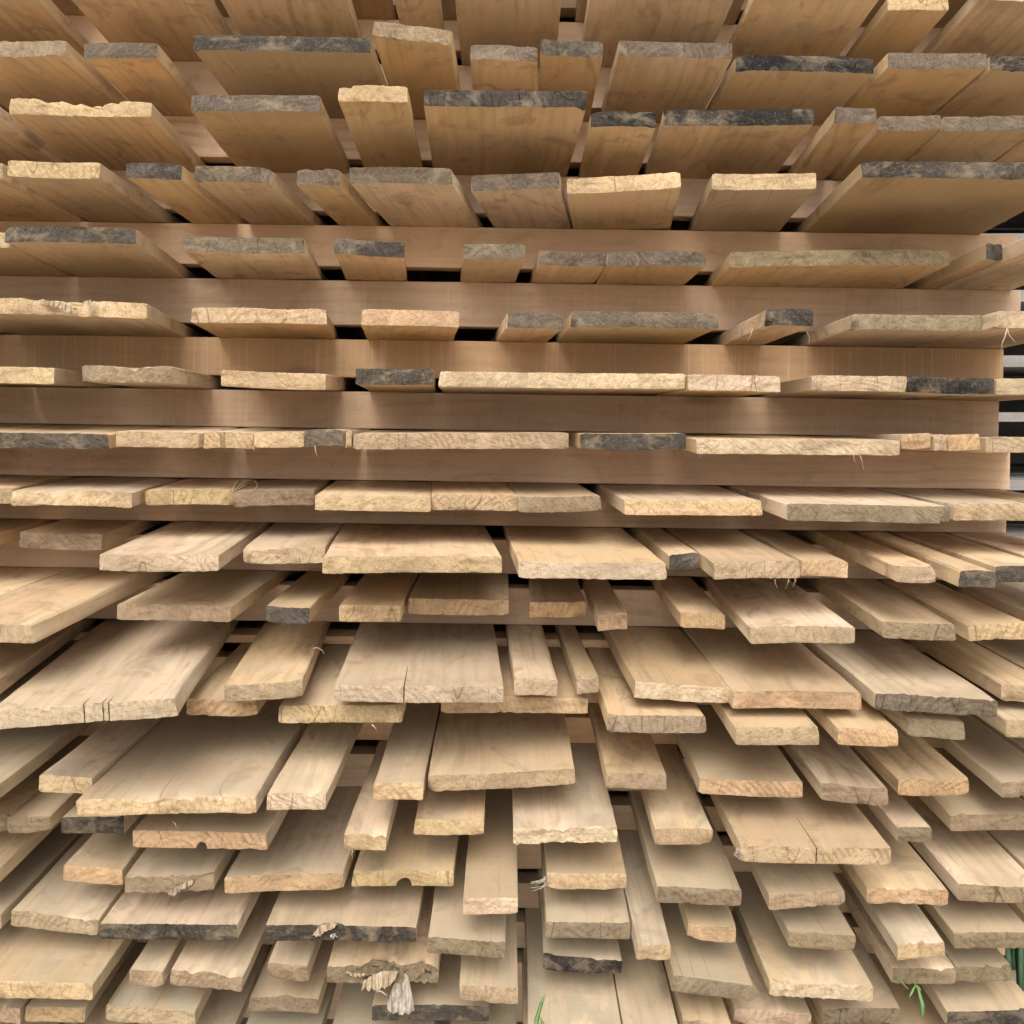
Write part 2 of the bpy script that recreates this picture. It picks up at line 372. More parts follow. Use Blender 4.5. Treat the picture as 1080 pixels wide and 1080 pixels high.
# (left, right, bottom at left, bottom at right, end style, options): the sawn end of each board as it is seen in the photo
ROWS = {
 'U9': [(-110,90,-120,-120,'T',{}),(94,300,-120,-120,'T',{}),(305,500,-120,-120,'T',{}),(504,700,-120,-120,'T',{}),(704,920,-120,-120,'T',{}),(926,1170,-120,-120,'T',{})],
 'U8': [(-90,40,-62,-62,'T',{}),(78,180,-60,-60,'T',{}),(190,330,-62,-62,'T',{}),(338,398,-60,-60,'T',{}),(424,590,-62,-62,'T',{}),(618,700,-61,-61,'T',{}),(706,812,-60,-60,'T',{}),(830,960,-60,-60,'T',{}),(968,1090,-60,-60,'T',{}),(1096,1160,-60,-60,'T',{})],
 'U7': [(-95,27,-14,-14,'T',{}),(62,207,-14,-14,'T',{}),(225,362,-13,-13,'T',{}),(412,463,-13,-13,'T',{}),(478,594,-13,-13,'T',{}),(624,778,-12,-12,'T',{}),(797,932,-6,-6,'T',{}),(936,1001,10,10,'Y',{}),(1034,1185,2,2,'L',{})],
 'U6': [(-75,70,59,60,'B',{'rough':2.0}),(88,165,61,61,'G',{}),(203.5,391,53.5,54,'D',{}),(392.5,476,36,49,'B',{'rough':3.0,'lab':'short tilted board with fuzzy broken grey and tan end, second row from top'}),(496,567,63,64,'G',{'rough':1.6}),(570,636,60,59,'D',{}),(653,773,61,60,'G',{}),(776,923,75,75,'K',{}),(936,1041,73,72,'G',{}),(1041.5,1190,77,77,'K',{})],
 'U5': [(-150,-8,119,120,'T',{}),(9,159,122,122,'Y',{'rag':(0.25,0.75,0.010),'rough':2.4,'lab':'yellow board with chewed chipped upper edge, near left in third row from top'}),(200,337,115,119,'G',{'two':1}),(357,430,106,108,'Y',{}),(447,619,112,113.5,'D',{'vp':505,'lab':'widest dark grey ended board near centre, third row from top'}),(623,693,133,133,'K',{}),(700,858,132.5,132.5,'K',{}),(881,926,130,130,'G',{}),(928,992,138,138,'G',{}),(993,1092,138,138,'G',{}),(1098,1185,138,138,'G',{})],
 'U4': [(-110,4,189,189,'T',{}),(9,103,187,189,'Y',{}),(133,191,188,188,'D',{}),(203.5,285,190,193,'G',{'two':1}),(312,358,195,195,'G',{}),(367,478,192,194,'G',{'wane':0.006}),(496,590,199,201,'G',{}),(598,718,204,200,'Y',{}),(751,860,201,199.5,'Y',{}),(911,1140,188,188,'D',{'lab':'very wide dark grey ended board cut by right frame, fourth row from top'})],
 'U3': [(-110,6,258,258,'T',{}),(7.5,141,255,256,'D',{}),(194,321,265.5,268,'G',{}),(353,426,270,270,'D',{}),(489,554,273,273,'G',{}),(568,640.5,280,280.5,'G',{}),(641.5,744,280.5,279.5,'G',{'two':1}),(771,999,280,280,'M',{'lab':'widest brown grey ended board right of centre, fifth row from top'}),(1040,1064,274,274,'D',{}),(1088,1185,262,262,'L',{})],
 'U2': [(-60,151,332,332,'Y',{'rag':(0.45,0.75,0.012),'rough':2.0,'lab':'wide yellow board with gouged splintery end at left frame, sixth row from top'}),(203,344,340,341.5,'Y',{}),(380,484,343,344,'O',{}),(535,594,345,347,'G',{}),(602,759,346,345,'G',{}),(808,857,343,343,'D',{}),(901,1047,348,348.5,'M',{}),(1050,1165,346,346,'L',{})],
 'U1': [(-40,55,404,404,'Y',{}),(86,181,402,404,'B',{'rag':(0.35,0.8,0.012),'rough':2.4}),(234,343,410,410,'Y',{}),(375,457,405,407,'D',{}),(462,724.5,408,411,'L',{'rough':1.4,'lab':'longest pale cream board end near centre, seventh row from top'}),(725.5,824,412,412.5,'L',{}),(857,956,412,413,'T',{'rough':1.5}),(957,1047,415,416,'K',{'two':1}),(1051,1160,416,416,'L',{})],
 'L0': [(-50,111,473,473,'D',{}),(122,209,472,472,'Y',{}),(214,267,472.5,472.5,'Y',{}),(268,320,472,472,'Y',{}),(321,361,470,470,'G',{}),(364,371,471,471,'T',{}),(373,600,473.5,473.5,'T',{'rough':1.3}),(613,723,474,475,'D',{}),(735,949,478,481,'L',{'rough':1.8,'two':1}),(951,983,474,474,'O',{}),(985,1000,475,475,'T',{}),(1001,1034,475,475.5,'O',{}),(1040,1160,477,478,'T',{})],
 'L1': [(-60,10,531,531,'T',{}),(13,137,534,533,'Y',{'rag':(0.05,0.6,0.008),'rough':2.6,'lab':'yellow board with rough torn left half of end, ninth row from top'}),(154,245,532,532,'Y',{}),(246.5,330,533,533,'B',{}),(333,454,539,539,'Y',{}),(455,545.5,538,538.5,'T',{}),(546.5,636,540,540.5,'B',{'two':1}),(658,807,543,544,'Y',{}),(830,1003,550,551.5,'M',{}),(1004,1092,549,549,'T',{}),(1097,1165,549,549,'T',{})],
 'L2': [(-95,-6,578,578,'T',{}),(20,107,580,580,'B',{}),(106.5,229,603,603.5,'L',{'lab':'pale board with nearly white top face, left part of tenth row from top'}),(257,342,595,595,'T',{'rag':(0.0,0.45,0.006),'rough':2.0}),(341.5,530,602,606,'Y',{}),(546,704,609.5,612.5,'L',{'rough':1.4}),(705,738,601,601,'D',{}),(752,844,609.5,610.5,'T',{}),(845,893,608,608,'O',{}),(945,987,615,615,'T',{}),(1011,1049,619,619,'D',{}),(1050,1110,614,614,'D',{}),(1116,1190,614,614,'T',{})],
 'L3': [(-80,40,677,676,'L',{'wane':0.012,'lab':'broad pale board with ragged bark edge at left frame, tenth row from bottom'}),(124,243,655,654.5,'T',{'lab':'board with bold arched growth rings on its end, left of centre'}),(280,327,658,657.5,'D',{'lab':'narrow board with blue grey end, left part of tenth row from bottom'}),(357,422,656,656,'Y',{}),(431,537,649,649,'O',{}),(559,618,651,652,'O',{}),(630,662,664,664,'O',{}),(717.5,764.5,662.5,662.5,'O',{}),(792,901,678,678.5,'T',{}),(932,1008,675,675,'M',{}),(1021,1086,675,675,'Y',{}),(1098,1210,668,668,'T',{})],
 'L4': [(-220,-16,745,745,'T',{}),(-6,185,768,757,'L',{'wane':0.010,'rough':1.5,'cracks':(0.50,0.60,0.63),'lab':'broad curved board with cracked pale end and wavy right edge, at left'}),(237,319,740,736.5,'T',{}),(353,531,741.5,741,'L',{'cracks':(0.41,),'lab':'broad flat board with fine crack near its middle, just left of centre'}),(542,588,733.5,733,'T',{'vp':500}),(608,631,731,730.5,'T',{'vp':500,'lab':'thin stick-like board with fuzzy end just right of centre'}),(668,768.5,735,744,'L',{}),(770.5,910,746,748,'O',{'lab':'wide board beside a dark gap, right of centre in ninth row from bottom'}),(922,1053,748,757,'G',{'rough':2.6,'wane':0.006,'lab':'weathered board with crumbling grey speckled end, ninth row from bottom'}),(1056,1110,741,741,'T',{}),(1116,1225,741,741,'T',{})],
 'L5': [(40,150,757,757,'T',{}),(197,271,756,755,'O',{}),(294,424,762,762,'Y',{}),(465,620,752,752,'Y',{'lab':'yellow board end tucked beneath the broad cracked board at centre'}),(640,747,771,775.5,'B',{'wane':0.010,'lab':'twisted greyish board with wavy end tucked under row, right of centre'}),(776,864,785.5,786.5,'T',{}),(885,945,786.5,787.5,'O',{'lab':'short board with reddish stain on its end, right side'}),(959,1017,778,779,'M',{}),(1062,1130,778,778,'T',{}),(1136,1215,778,778,'T',{})],
 'L6': [(-150,-11,851,851,'T',{}),(40,98,837,837,'Y',{}),(80,271,863,855,'Y',{'rough':1.8,'rag':(0.3,0.9,0.005),'wane':0.006,'lab':'broad board with bowed lower edge and pale end, lower left'}),(281,343,854,854,'L',{}),(394,446,844,843,'Y',{'rough':1.5}),(451,607.5,835.5,828.5,'T',{'rough':1.6}),(639,702.5,832,832.5,'T',{}),(737,847,840,840.5,'O',{}),(867,935.5,847,848.5,'B',{}),(947,1023,839,840,'O',{}),(1055,1120,839,840,'B',{}),(1127,1210,839,840,'T',{})],
 'L7': [(-50,9,876,877,'B',{}),(10,50,878,878,'B',{}),(65,132,879,879,'D',{'wane':0.008}),(139,283,895.5,894.5,'O',{'notch':(0.51,0.0085),'lab':'orange board with small round notch under its end, lower left'}),(362,406,897,897,'Y',{}),(435,510,881,881,'Y',{'weather':0.5,'lab':'short board with grey top and yellow end below the centre'}),(541,651,890,889,'L',{'rough':3.0,'rag':(0.25,0.6,0.006),'lab':'board with shredded woolly end just below the centre'}),(691,751,890.5,891.5,'Y',{}),(781,940,908.5,914.5,'Y',{'cracks':(0.5,),'lab':'wide pale board split by a crack from its end, lower right'}),(947,982.5,889,889.5,'M',{}),(1001,1100,875.5,876,'B',{'rough':1.4}),(1106,1190,880,880,'T',{})],
 'L8': [(-150,-6,937,937,'T',{}),(64,131,932,932,'O',{}),(131.5,225,943.5,940,'B',{'rag':(0.0,0.75,0.014),'rough':2.2,'lab':'board with torn out end and a loose splinter, lower left'}),(237,362,942,937.5,'O',{'lab':'orange tan board with faint half ring on its end, lower left'}),(370,478,933,936,'Y',{'notch':(0.52,0.0125),'lab':'yellow board with large round notch under its end, below centre'}),(488,546,964,965,'L',{'rough':1.4}),(576,661,937,940,'Y',{'rough':1.8}),(692,782,951,957,'M',{'lab':'board with brown green mouldy end, right of centre in fifth row from bottom'}),(810,894,956.5,957.5,'T',{}),(915,999,953,955,'O',{'rough':2.4,'rag':(0.1,0.8,0.006),'lab':'board with knotty reddish torn end, lower right'}),(1009,1100,951,954,'B',{'rough':1.6}),(1106,1190,954,954,'T',{})],
 'L9': [(10,103,977,987,'T',{}),(104,251,988.5,994,'D',{'rough':1.6}),(280,438,990,995.5,'D',{'lab':'board with slate blue end and a torn bite, lower left','rag':(0.30,0.50,0.016)}),(448,533,1005.5,1010.5,'M',{'rough':1.6}),(575,667,988,992,'M',{}),(670,708,1013,1013.5,'Y',{'lab':'narrow upright looking pale stick below the centre'}),(725,776,991,995,'O',{}),(831,902,1000,1003,'B',{'lab':'board with clear curved rings on its end, lower right'}),(945,1000,1010,1011,'Y',{'rag':(0.2,0.9,0.006)}),(1008,1090,1003,997,'M',{'rough':2.4}),(1098,1190,1000,1000,'T',{})],
 'L10': [(-50,97,1051,1055,'Y',{'lab':'broad clean yellow board at the lower left frame'}),(136,172,1040,1041,'T',{}),(178,254,1037,1048,'B',{'rag':(0.0,0.9,0.008),'rough':2.0}),(281,327,1034,1034.5,'B',{'rough':1.8}),(345,462,1036,1040,'M',{'rag':(0.2,0.95,0.030),'rough':3.0,'lab':'badly smashed board end with pale splinters hanging, bottom left of centre'}),(484,546,1057,1057.5,'T',{}),(573,655,1024,1029,'K',{}),(707,793,1047,1055,'M',{}),(812,920,1051.5,1056,'L',{'rough':2.2,'rag':(0.1,0.7,0.006)}),(941,1008,1037.5,1039,'M',{'rag':(0.4,0.95,0.004)}),(1009,1068,1036,1037,'M',{'rag':(0.5,1.0,0.010)})],
 'L11': [(-40,22,1078,1078,'T',{}),(25,90,1078,1078,'Y',{}),(110,207,1080,1081,'T',{}),(262,337,1066,1068,'M',{}),(392,516,1076,1077,'D',{}),(557,656,1101,1102,'B',{}),(658,717,1106,1106,'T',{}),(719,771,1096,1096,'B',{}),(775,855,1082,1083,'T',{}),(867,950,1079,1079,'M',{}),(998,1095,1082,1083,'K',{'wane':0.01})],
 'L12': [(-60,30,1140,1140,'T',{}),(40,112,1132,1132,'T',{}),(122,230,1138,1138,'B',{}),(246,330,1130,1130,'T',{}),(338,452,1142,1142,'T',{}),(470,545,1136,1136,'B',{}),(552,668,1142,1142,'T',{}),(684,752,1136,1136,'B',{}),(760,876,1136,1136,'T',{}),(884,948,1140,1140,'M',{}),(958,1050,1132,1132,'T',{}),(1062,1130,1140,1140,'T',{})],
}
VPX = 540.0
# the boards of a layer are not laid quite square: vanishing x (photo pixels) at the left, middle and right of each layer
VPT = {'U6': (572, 540, 515), 'U5': (510, 520, 580), 'U4': (565, 680, 590), 'U3': (460, 445, 600), 'U2': (410, 430, 580), 'U1': (455, 470, 540),
       'L0': (480, 500, 540), 'L1': (450, 460, 520), 'L2': (470, 435, 560), 'L3': (555, 530, 575), 'L4': (420, 480, 540), 'L5': (500, 530, 540)}
def vanish(L_, x):
    a, b, c = VPT.get(L_, (548, 538, 542))
    return a + (b - a) * min(1, max(0, (x - 100) / 380)) if x < 480 else b + (c - b) * min(1, (x - 480) / 420)
def fan(L_):
    """the layers fan out a little towards the front: slope of the boards of a layer, positive = running down into the stack"""
    h = (HY - B[L_]) / F
    return h * (0.27 if h > 0 else 0.12)

def nz(x, y, z):
    return noise.noise(Vector((x, y, z)))

def board_mesh(name, w, t, L, seed, rough=1.0, rag=None, notch=None, wane=0.0, cracks=()):
    n = int(max(8, min(60, w / 0.0055)))
    xs = [i / n for i in range(n + 1)]
    for cfrac in cracks:
        e = 0.0009 / w
        xs = [x for x in xs if abs(x - cfrac) > 2.2 * e] + [cfrac - e, cfrac, cfrac + e]
    if notch:
        r = notch[1] / w
        xs = [x for x in xs if abs(x - notch[0]) > r * 1.02]
        xs += [notch[0] + r * math.cos(k * math.pi / 12) for k in range(13)]
    xs = sorted(xs)
    xs[0], xs[-1] = 0.0, 1.0
    NX = len(xs)
    zs = [0.0, 0.08, 0.3, 0.5, 0.7, 0.92, 1.0]
    NZ = len(zs)
    ys = [0.0, 0.0025, 0.007, 0.015, 0.03, 0.055, 0.09, 0.14, 0.2, 0.27, 0.36, 0.5, 0.8, 1.4, L]
    s = seed * 7.13
    rr = random.Random(seed)
    skew = rr.uniform(-0.006, 0.006) if rr.random() < 0.6 else rr.uniform(-0.014, 0.014)
    cup = rr.uniform(-0.0022, 0.0018)
    chips = [(rr.choice((0.0, 1.0)), rr.choice((0.0, 1.0)), rr.uniform(0.006, 0.020), rr.uniform(0.004, 0.014)) for _ in range(rr.choice((0, 0, 1, 1, 2)))]
    for _ in range(rr.choice((0, 1, 1, 2, 3))):
        chips.append((rr.random(), rr.choice((0.0, 1.0)), rr.uniform(0.004, 0.016), rr.uniform(0.002, 0.007)))
    lw = rr.uniform(0.001, 0.006) if rr.random() < 0.3 else 0.0
    twist = rr.uniform(-0.004, 0.004)
    def fx(u, zf, y):
        x = (u - 0.5) * w
        edge = 1 if u > 0.5 else -1
        k = abs(u - 0.5) * 2
        if k > 0.8:
            kk = (k - 0.8) / 0.2
            j = 0.0007 * nz(s + y * 22, edge * 9 + zf * 1.3, 1.0) + 0.0018 * nz(s + y * 5, edge * 7, 2.0)
            if lw and edge < 0:
                j -= lw * (0.4 + 0.9 * nz(s + y * 7.0, 5.3, 0.4)) * (0.25 + zf)
            if wane and edge > 0:
                j -= wane * (0.45 + 0.9 * nz(s + y * 6.0, 3.3, 0.4)) * (0.25 + zf) * 0.9
            if zf in (0.0, 1.0) and k == 1.0:
                j -= edge * 0.0009 * edge
                x += 0
            x += edge * j * kk
        return x
    def fz(u, zf, y):
        z = zf * t
        top = zf > 0.5
        kk = abs(zf - 0.5) * 2
        z += kk * (0.0005 * nz(s + u * w * 60, y * 25, 5.0 + zf) + 0.0008 * nz(s + u * w * 14, y * 7, 8.0 + zf))
        if u in (0.0, 1.0) and zf in (0.0, 1.0):
            z += -0.0009 if top else 0.0009
        z += cup * ((u - 0.5) * 2) ** 2 + twist * (u - 0.5) * max(0.0, 1 - y / 0.4)
        if y < 0.02:
            z += kk * (1 - y / 0.02) * rough * (0.0007 * nz(s + u * w * 190, 4.1, zf * 3.0) - 0.0006 * (1 if top else -1) * max(0.0, nz(s + u * w * 75, 9.1, zf * 3.0)) * 1.6)
        if notch and abs(u - notch[0]) * w <= notch[1] + 1e-6:
            arc = math.sqrt(max(0.0, notch[1] ** 2 - ((u - notch[0]) * w) ** 2))
            z = max(z, 0.0) if zf > 0.999 else arc + zf * (t - arc)
        if rag and top:
            m = ragm(u)
            z -= kk * m * t * (0.30 + 0.45 * nz(s + u * w * 90, y * 40, 3.7)) * math.exp(-y / (rag[2] * 1.6)) * 0.8
        for cfrac in cracks:
            if abs(u - cfrac) < 1e-9 and top:
                z -= t * 0.5 * max(0.0, 1 - y / (0.07 if len(cracks) == 1 else 0.005))
        return z
    def ragm(u):
        a, b, dd = rag
        if u < a - 0.04 or u > b + 0.04: return 0.0
        e = min(1.0, (u - a + 0.04) / 0.08, (b + 0.04 - u) / 0.08)
        return max(0.0, e) * max(0.0, min(1.0, 0.62 + 0.9 * nz(s + u * w * 45, 2.2, 6.1)))
    def fy(u, zf):
        y = 0.0008 * rough * nz(s + u * w * 130, zf * 4.0, 11.0) + 0.0009 * rough * nz(s + u * w * 420, zf * 11.0, 12.0)
        y += 0.0014 * nz(s + u * w * 18, zf * 0.8, 13.0)
        if rag:
            y += ragm(u) * rag[2] * (0.25 + 0.75 * zf + 0.55 * nz(s + u * w * 110, zf * 5.0, 14.0))
        for cfrac in cracks:
            if abs(u - cfrac) < 1e-9: y += 0.02
        y += skew * (u - 0.5)
        for (cu, cz, cw, cd) in chips:
            e = abs(u - cu) * w / cw
            if e < 1:
                y += cd * (1 - e * e) * max(0.0, 1 - abs(zf - cz) * 1.7) * (0.7 + 0.6 * nz(s + u * w * 160, zf * 6, 15.0))
        if u in (0.0, 1.0): y += 0.0008
        if zf in (0.0, 1.0): y += 0.0006
        return max(y, -0.012)
    verts, faces, mats = [], [], []
    # perimeter order: bottom left->right, right side up, top right->left, left side down
    per = [(i, 0) for i in range(NX)] + [(NX - 1, k) for k in range(1, NZ - 1)] + [(i, NZ - 1) for i in range(NX - 1, -1, -1)] + [(0, k) for k in range(NZ - 2, 0, -1)]
    P = len(per)
    if wane == 0.0 and rr.random() < 0.25: wane = rr.uniform(0.001, 0.006)
    for j, yj in enumerate(ys):
        for (i, k) in per:
            y0 = fy(xs[i], zs[k])
            y = y0 + (L - y0) * (yj / L)
            verts.append((fx(xs[i], zs[k], y if j else 0.0), y, fz(xs[i], zs[k], yj)))
    for j in range(len(ys) - 1):
        for p in range(P):
            q = (p + 1) % P
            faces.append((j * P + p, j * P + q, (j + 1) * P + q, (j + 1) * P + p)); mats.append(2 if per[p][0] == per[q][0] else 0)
    pos = {per[p]: p for p in range(P)}
    for i in range(1, NX - 1):
        for k in range(1, NZ - 1):
            pos[(i, k)] = len(verts)
            verts.append((fx(xs[i], zs[k], 0.0), fy(xs[i], zs[k]), fz(xs[i], zs[k], 0.0)))
    for i in range(NX - 1):
        for k in range(NZ - 1):
            faces.append((pos[(i, k)], pos[(i, k + 1)], pos[(i + 1, k + 1)], pos[(i + 1, k)])); mats.append(1)
    faces.append(tuple((len(ys) - 1) * P + p for p in range(P))); mats.append(1)
    m = bpy.data.meshes.new(name)
    m.from_pydata(verts, [], [f[::-1] for f in faces])
    m.materials.append(M_BODY); m.materials.append(M_END); m.materials.append(M_EDGE_LIT)
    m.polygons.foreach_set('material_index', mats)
    m.polygons.foreach_set('use_smooth', [True] * len(faces))
    m.set_sharp_from_angle(angle=R(35))
    return m

NUMW = ['', 'first', 'second', 'third', 'fourth', 'fifth', 'sixth', 'seventh', 'eighth', 'ninth', 'tenth']
PLANKS = {}
SPANS = {}
FILL = {}
for L_ in ORDER:
    k_ = 1.2 if L_[0] == 'U' else 1.27
    # boards past the left edge of the frame close the stack there
    x_ = ROWS[L_][0][0] - 6
    y_ = ROWS[L_][0][2]
    add = []
    while VPX + (x_ - VPX) / k_ > -300:
        w_ = rng.uniform(170, 230)
        add.append((x_ - w_, x_, y_, y_, 'T', {'lab': 'board %s beyond the left edge of the picture, %s' % (['just', 'second', 'third', 'fourth', 'fifth'][len(add)], ROWNAME[L_])}))
        x_ -= w_ + rng.uniform(4, 14)
    FILL[L_] = len(add)
    ROWS[L_] = add[::-1] + ROWS[L_]

for li, L_ in enumerate(ORDER):
    row = ROWS[L_]
    rec = []
    hb = B[L_] - HY
    for (xl, xr, yl, yr, st, op) in row:
        xm, ym = (xl + xr) / 2, (yl + yr) / 2
        off = ym - HY - SLOPE * (xm - HX)
        p_ = fan(L_) * F
        k = (off - p_) / (hb - p_) if abs(hb) > 40 else 1.18
        k = max(1.07, min(1.46, k))
        rec.append([xl, xr, yl, yr, st, op, xm, ym, k])
    # spans at the spacer plane; trim small clashes between neighbours
    vps = [vanish(L_, r[6]) for r in rec]
    sp = [[v_ + (r[0] - v_) / r[8], v_ + (r[1] - v_) / r[8]] for r, v_ in zip(rec, vps)]
    for i in range(len(sp) - 1):
        o_ = sp[i][1] - sp[i + 1][0]
        if o_ > 0.2:
            if o_ > 8: print('CLASH', L_, i, round(o_, 1), 'px')
            c_ = (sp[i][1] + sp[i + 1][0]) / 2
            # the board whose front stands further back gives way
            if rec[i][8] < rec[i + 1][8]:
                sp[i][1] = sp[i + 1][0] - 0.4
            else:
                sp[i + 1][0] = sp[i][1] + 0.4
            rec[i][1] = vps[i] + (sp[i][1] - vps[i]) * rec[i][8]
            rec[i + 1][0] = vps[i + 1] + (sp[i + 1][0] - vps[i + 1]) * rec[i + 1][8]
    SPANS[L_] = sp
    nf = FILL[L_]
    nvis = len(rec) - nf
    for i, r in enumerate(rec):
        xl, xr, yl, yr, st, op, xm, ym, k = r
        xm = (xl + xr) / 2
        d = D / k
        w = (xr - xl) * d / F
        vp = op.get('vp', vps[i] + rng.uniform(-9, 9))
        yaw = -math.atan((vp - HX) / F)
        if abs(yr - yl) > 1.9:
            roll = math.atan((yr - yl) / (xr - xl)) * 0.85
        else:
            roll = SLOPE * 0.8 + math.radians(rng.uniform(-0.25, 0.25))
        zf = CAMZ - (ym - HY) * d / F
        # where its layer lies at the spacer plane
        xd = vp + (xm - vp) / k
        zl = CAMZ - (B[L_] - HY + SLOPE * (xd - HX)) * D / F
        pitch = math.atan2(zl - zf, D - d)
        pitch = max(-0.14, min(0.14, pitch))
        m = board_mesh('plank', w, T * rng.uniform(0.95, 1.03), rng.uniform(2.2, 2.45), li * 31 + i, op.get('rough', rng.uniform(0.8, 1.7)), op.get('rag', (lambda a_: (a_, a_ + rng.uniform(0.15, 0.5), rng.uniform(0.003, 0.007)))(rng.uniform(0, 0.7)) if rng.random() < (0.16 if li > 14 else 0.06) and 'notch' not in op and 'cracks' not in op else None), op.get('notch'), op.get('wane', 0.0), op.get('cracks', ()))
        o = bpy.data.objects.new('plank', m)
        COL.objects.link(o)
        o.location = ((xm - HX) * d / F, d, zf)
        o.rotation_euler = (pitch, roll, yaw)
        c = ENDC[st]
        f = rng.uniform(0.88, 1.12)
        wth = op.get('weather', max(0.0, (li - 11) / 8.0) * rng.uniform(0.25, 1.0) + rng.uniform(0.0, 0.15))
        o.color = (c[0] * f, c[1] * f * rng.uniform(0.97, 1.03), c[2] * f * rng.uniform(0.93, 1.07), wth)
        # label
        wd = (xr - xl) / k
        size = 'wide' if wd > 125 else ('narrow' if wd < 48 else 'medium')
        lab = op.get('lab')
        if not lab:
            a, b = i + 1 - nf, nvis - (i - nf)
            if a <= b:
                place = 'leftmost' if a == 1 else '%s from left' % NUMW[a]
            else:
                place = 'rightmost' if b == 1 else '%s from right' % NUMW[b]
            if L_ in ('U9', 'U8', 'L12') or (L_ == 'U7' and ym < 0):
                lab = '%s board showing its long face, %s, %s' % (size, place, ROWNAME[L_])
            else:
                lab = '%s board with %s, %s, %s' % (size, ENDWORD[st], place, ROWNAME[L_])
        tag(o, lab, 'plank', 'sawn boards piled in the drying stack')
        PLANKS[(L_, i - nf)] = (o, d)

# ---------------------------------------------------------------- crosswise spacer boards between the layers
def spacer(x0, x1, ztop, zbot, y0, depth, seed, lab, xref):
    # ztop / zbot are heights at x = 0; the ends run down to the right with the stack
    NXs = 40
    verts, faces, mats = [], [], []
    s = seed * 3.7
    h = ztop - zbot
    c = 0.0012
    for i in range(NXs + 1):
        x = x0 + (x1 - x0) * i / NXs
        bow = 0.0012 * nz(x * 1.6, s, 0.5)
        ring = [(c, 0), (depth - c, 0), (depth, c), (depth, h - c), (depth - c, h), (c, h), (0, h - c), (0, h * 0.66), (0, h * 0.33), (0, c)]
        for (yy, zz) in ring:
            verts.append((x, yy + bow + 0.0004 * nz(x * 25, zz * 60, s), zz + 0.0005 * nz(x * 12, yy * 9 + zz * 30, s + 3)))
    P = 10
    for i in range(NXs):
        for p in range(P):
            q = (p + 1) % P
            faces.append((i * P + p, i * P + q, (i + 1) * P + q, (i + 1) * P + p)); mats.append(0)
    faces.append(tuple(range(P))[::-1]); mats.append(1)
    faces.append(tuple(NXs * P + p for p in range(P))); mats.append(1)
    m = bpy.data.meshes.new('spacer_board')
    m.from_pydata(verts, [], [f[::-1] for f in faces])
    m.materials.append(M_STICK); m.materials.append(M_END)
    m.polygons.foreach_set('material_index', mats)
    o = bpy.data.objects.new('spacer_board', m)
    COL.objects.link(o)
    o.location = (0, y0, zbot)
    o.rotation_euler = (0, math.atan(SLOPE), 0)
    o.color = (0.62, 0.50, 0.33, rng.uniform(0.0, 0.12) if seed < 16 else 0.35)
    tag(o, lab, 'spacer board', 'crosswise spacer boards between the layers')
    return o

RIGHT = {'U6': 1050, 'U5': 1062, 'U4': 1073, 'U3': 1076, 'U2': 1058, 'U1': 1053, 'L0': 1065, 'L1': 1061}
for i in range(len(ORDER) - 1):
    up, lo = ORDER[i], ORDER[i + 1]
    ztop = CAMZ - (B[up] - HY) * D / F - 0.0006
    zbot = CAMZ - (B[lo] - T_PX - HY) * D / F + 0.0006
    xr_ = RIGHT.get(up, 1060)
    nm = {'U7': 'top row', 'U8': 'frame edge'}.get(up)
    lab = 'long crosswise spacer board lying between %s and the row below' % ROWNAME[up]
    if up == 'U9':
        lab = 'hidden spacer board above the picture'
    if up == 'U8':
        lab = 'uppermost crosswise spacer board, glimpsed through gaps along the top edge'
    spacer((-250 - HX) * D / F, (xr_ - HX) * D / F, ztop, zbot, D, 0.045 if ztop - zbot > 0.02 else 0.06, i, lab, 0)

# two more ranks of spacers and the ground bearers deeper in the stack carry the boards
zb = CAMZ - (B['L12'] - HY) * D / F
for i in range(len(ORDER) - 1):
    up, lo = ORDER[i], ORDER[i + 1]
    ztop = CAMZ - (B[up] - HY) * D / F - 0.0006
    zbot = CAMZ - (B[lo] - T_PX - HY) * D / F + 0.0006
    ztop -= fan(up) * 1.15
    zbot -= fan(lo) * 1.15
    spacer((-250 - HX) * D / F, (1058 - HX) * D / F, ztop, zbot, D + 1.15, 0.05, i + 40, 'spacer board deep in the stack behind the %s' % ROWNAME[up], 0)
for y_ in (D, D + 1.15):
    spacer((-250 - HX) * D / F, (1058 - HX) * D / F, zb - fan('L12') * (y_ - D) - 0.0006, 0.012, y_, 0.09, 70, 'squared ground bearer under the bottom row, %s' % ('front one' if y_ == D else 'rear one'), 0)

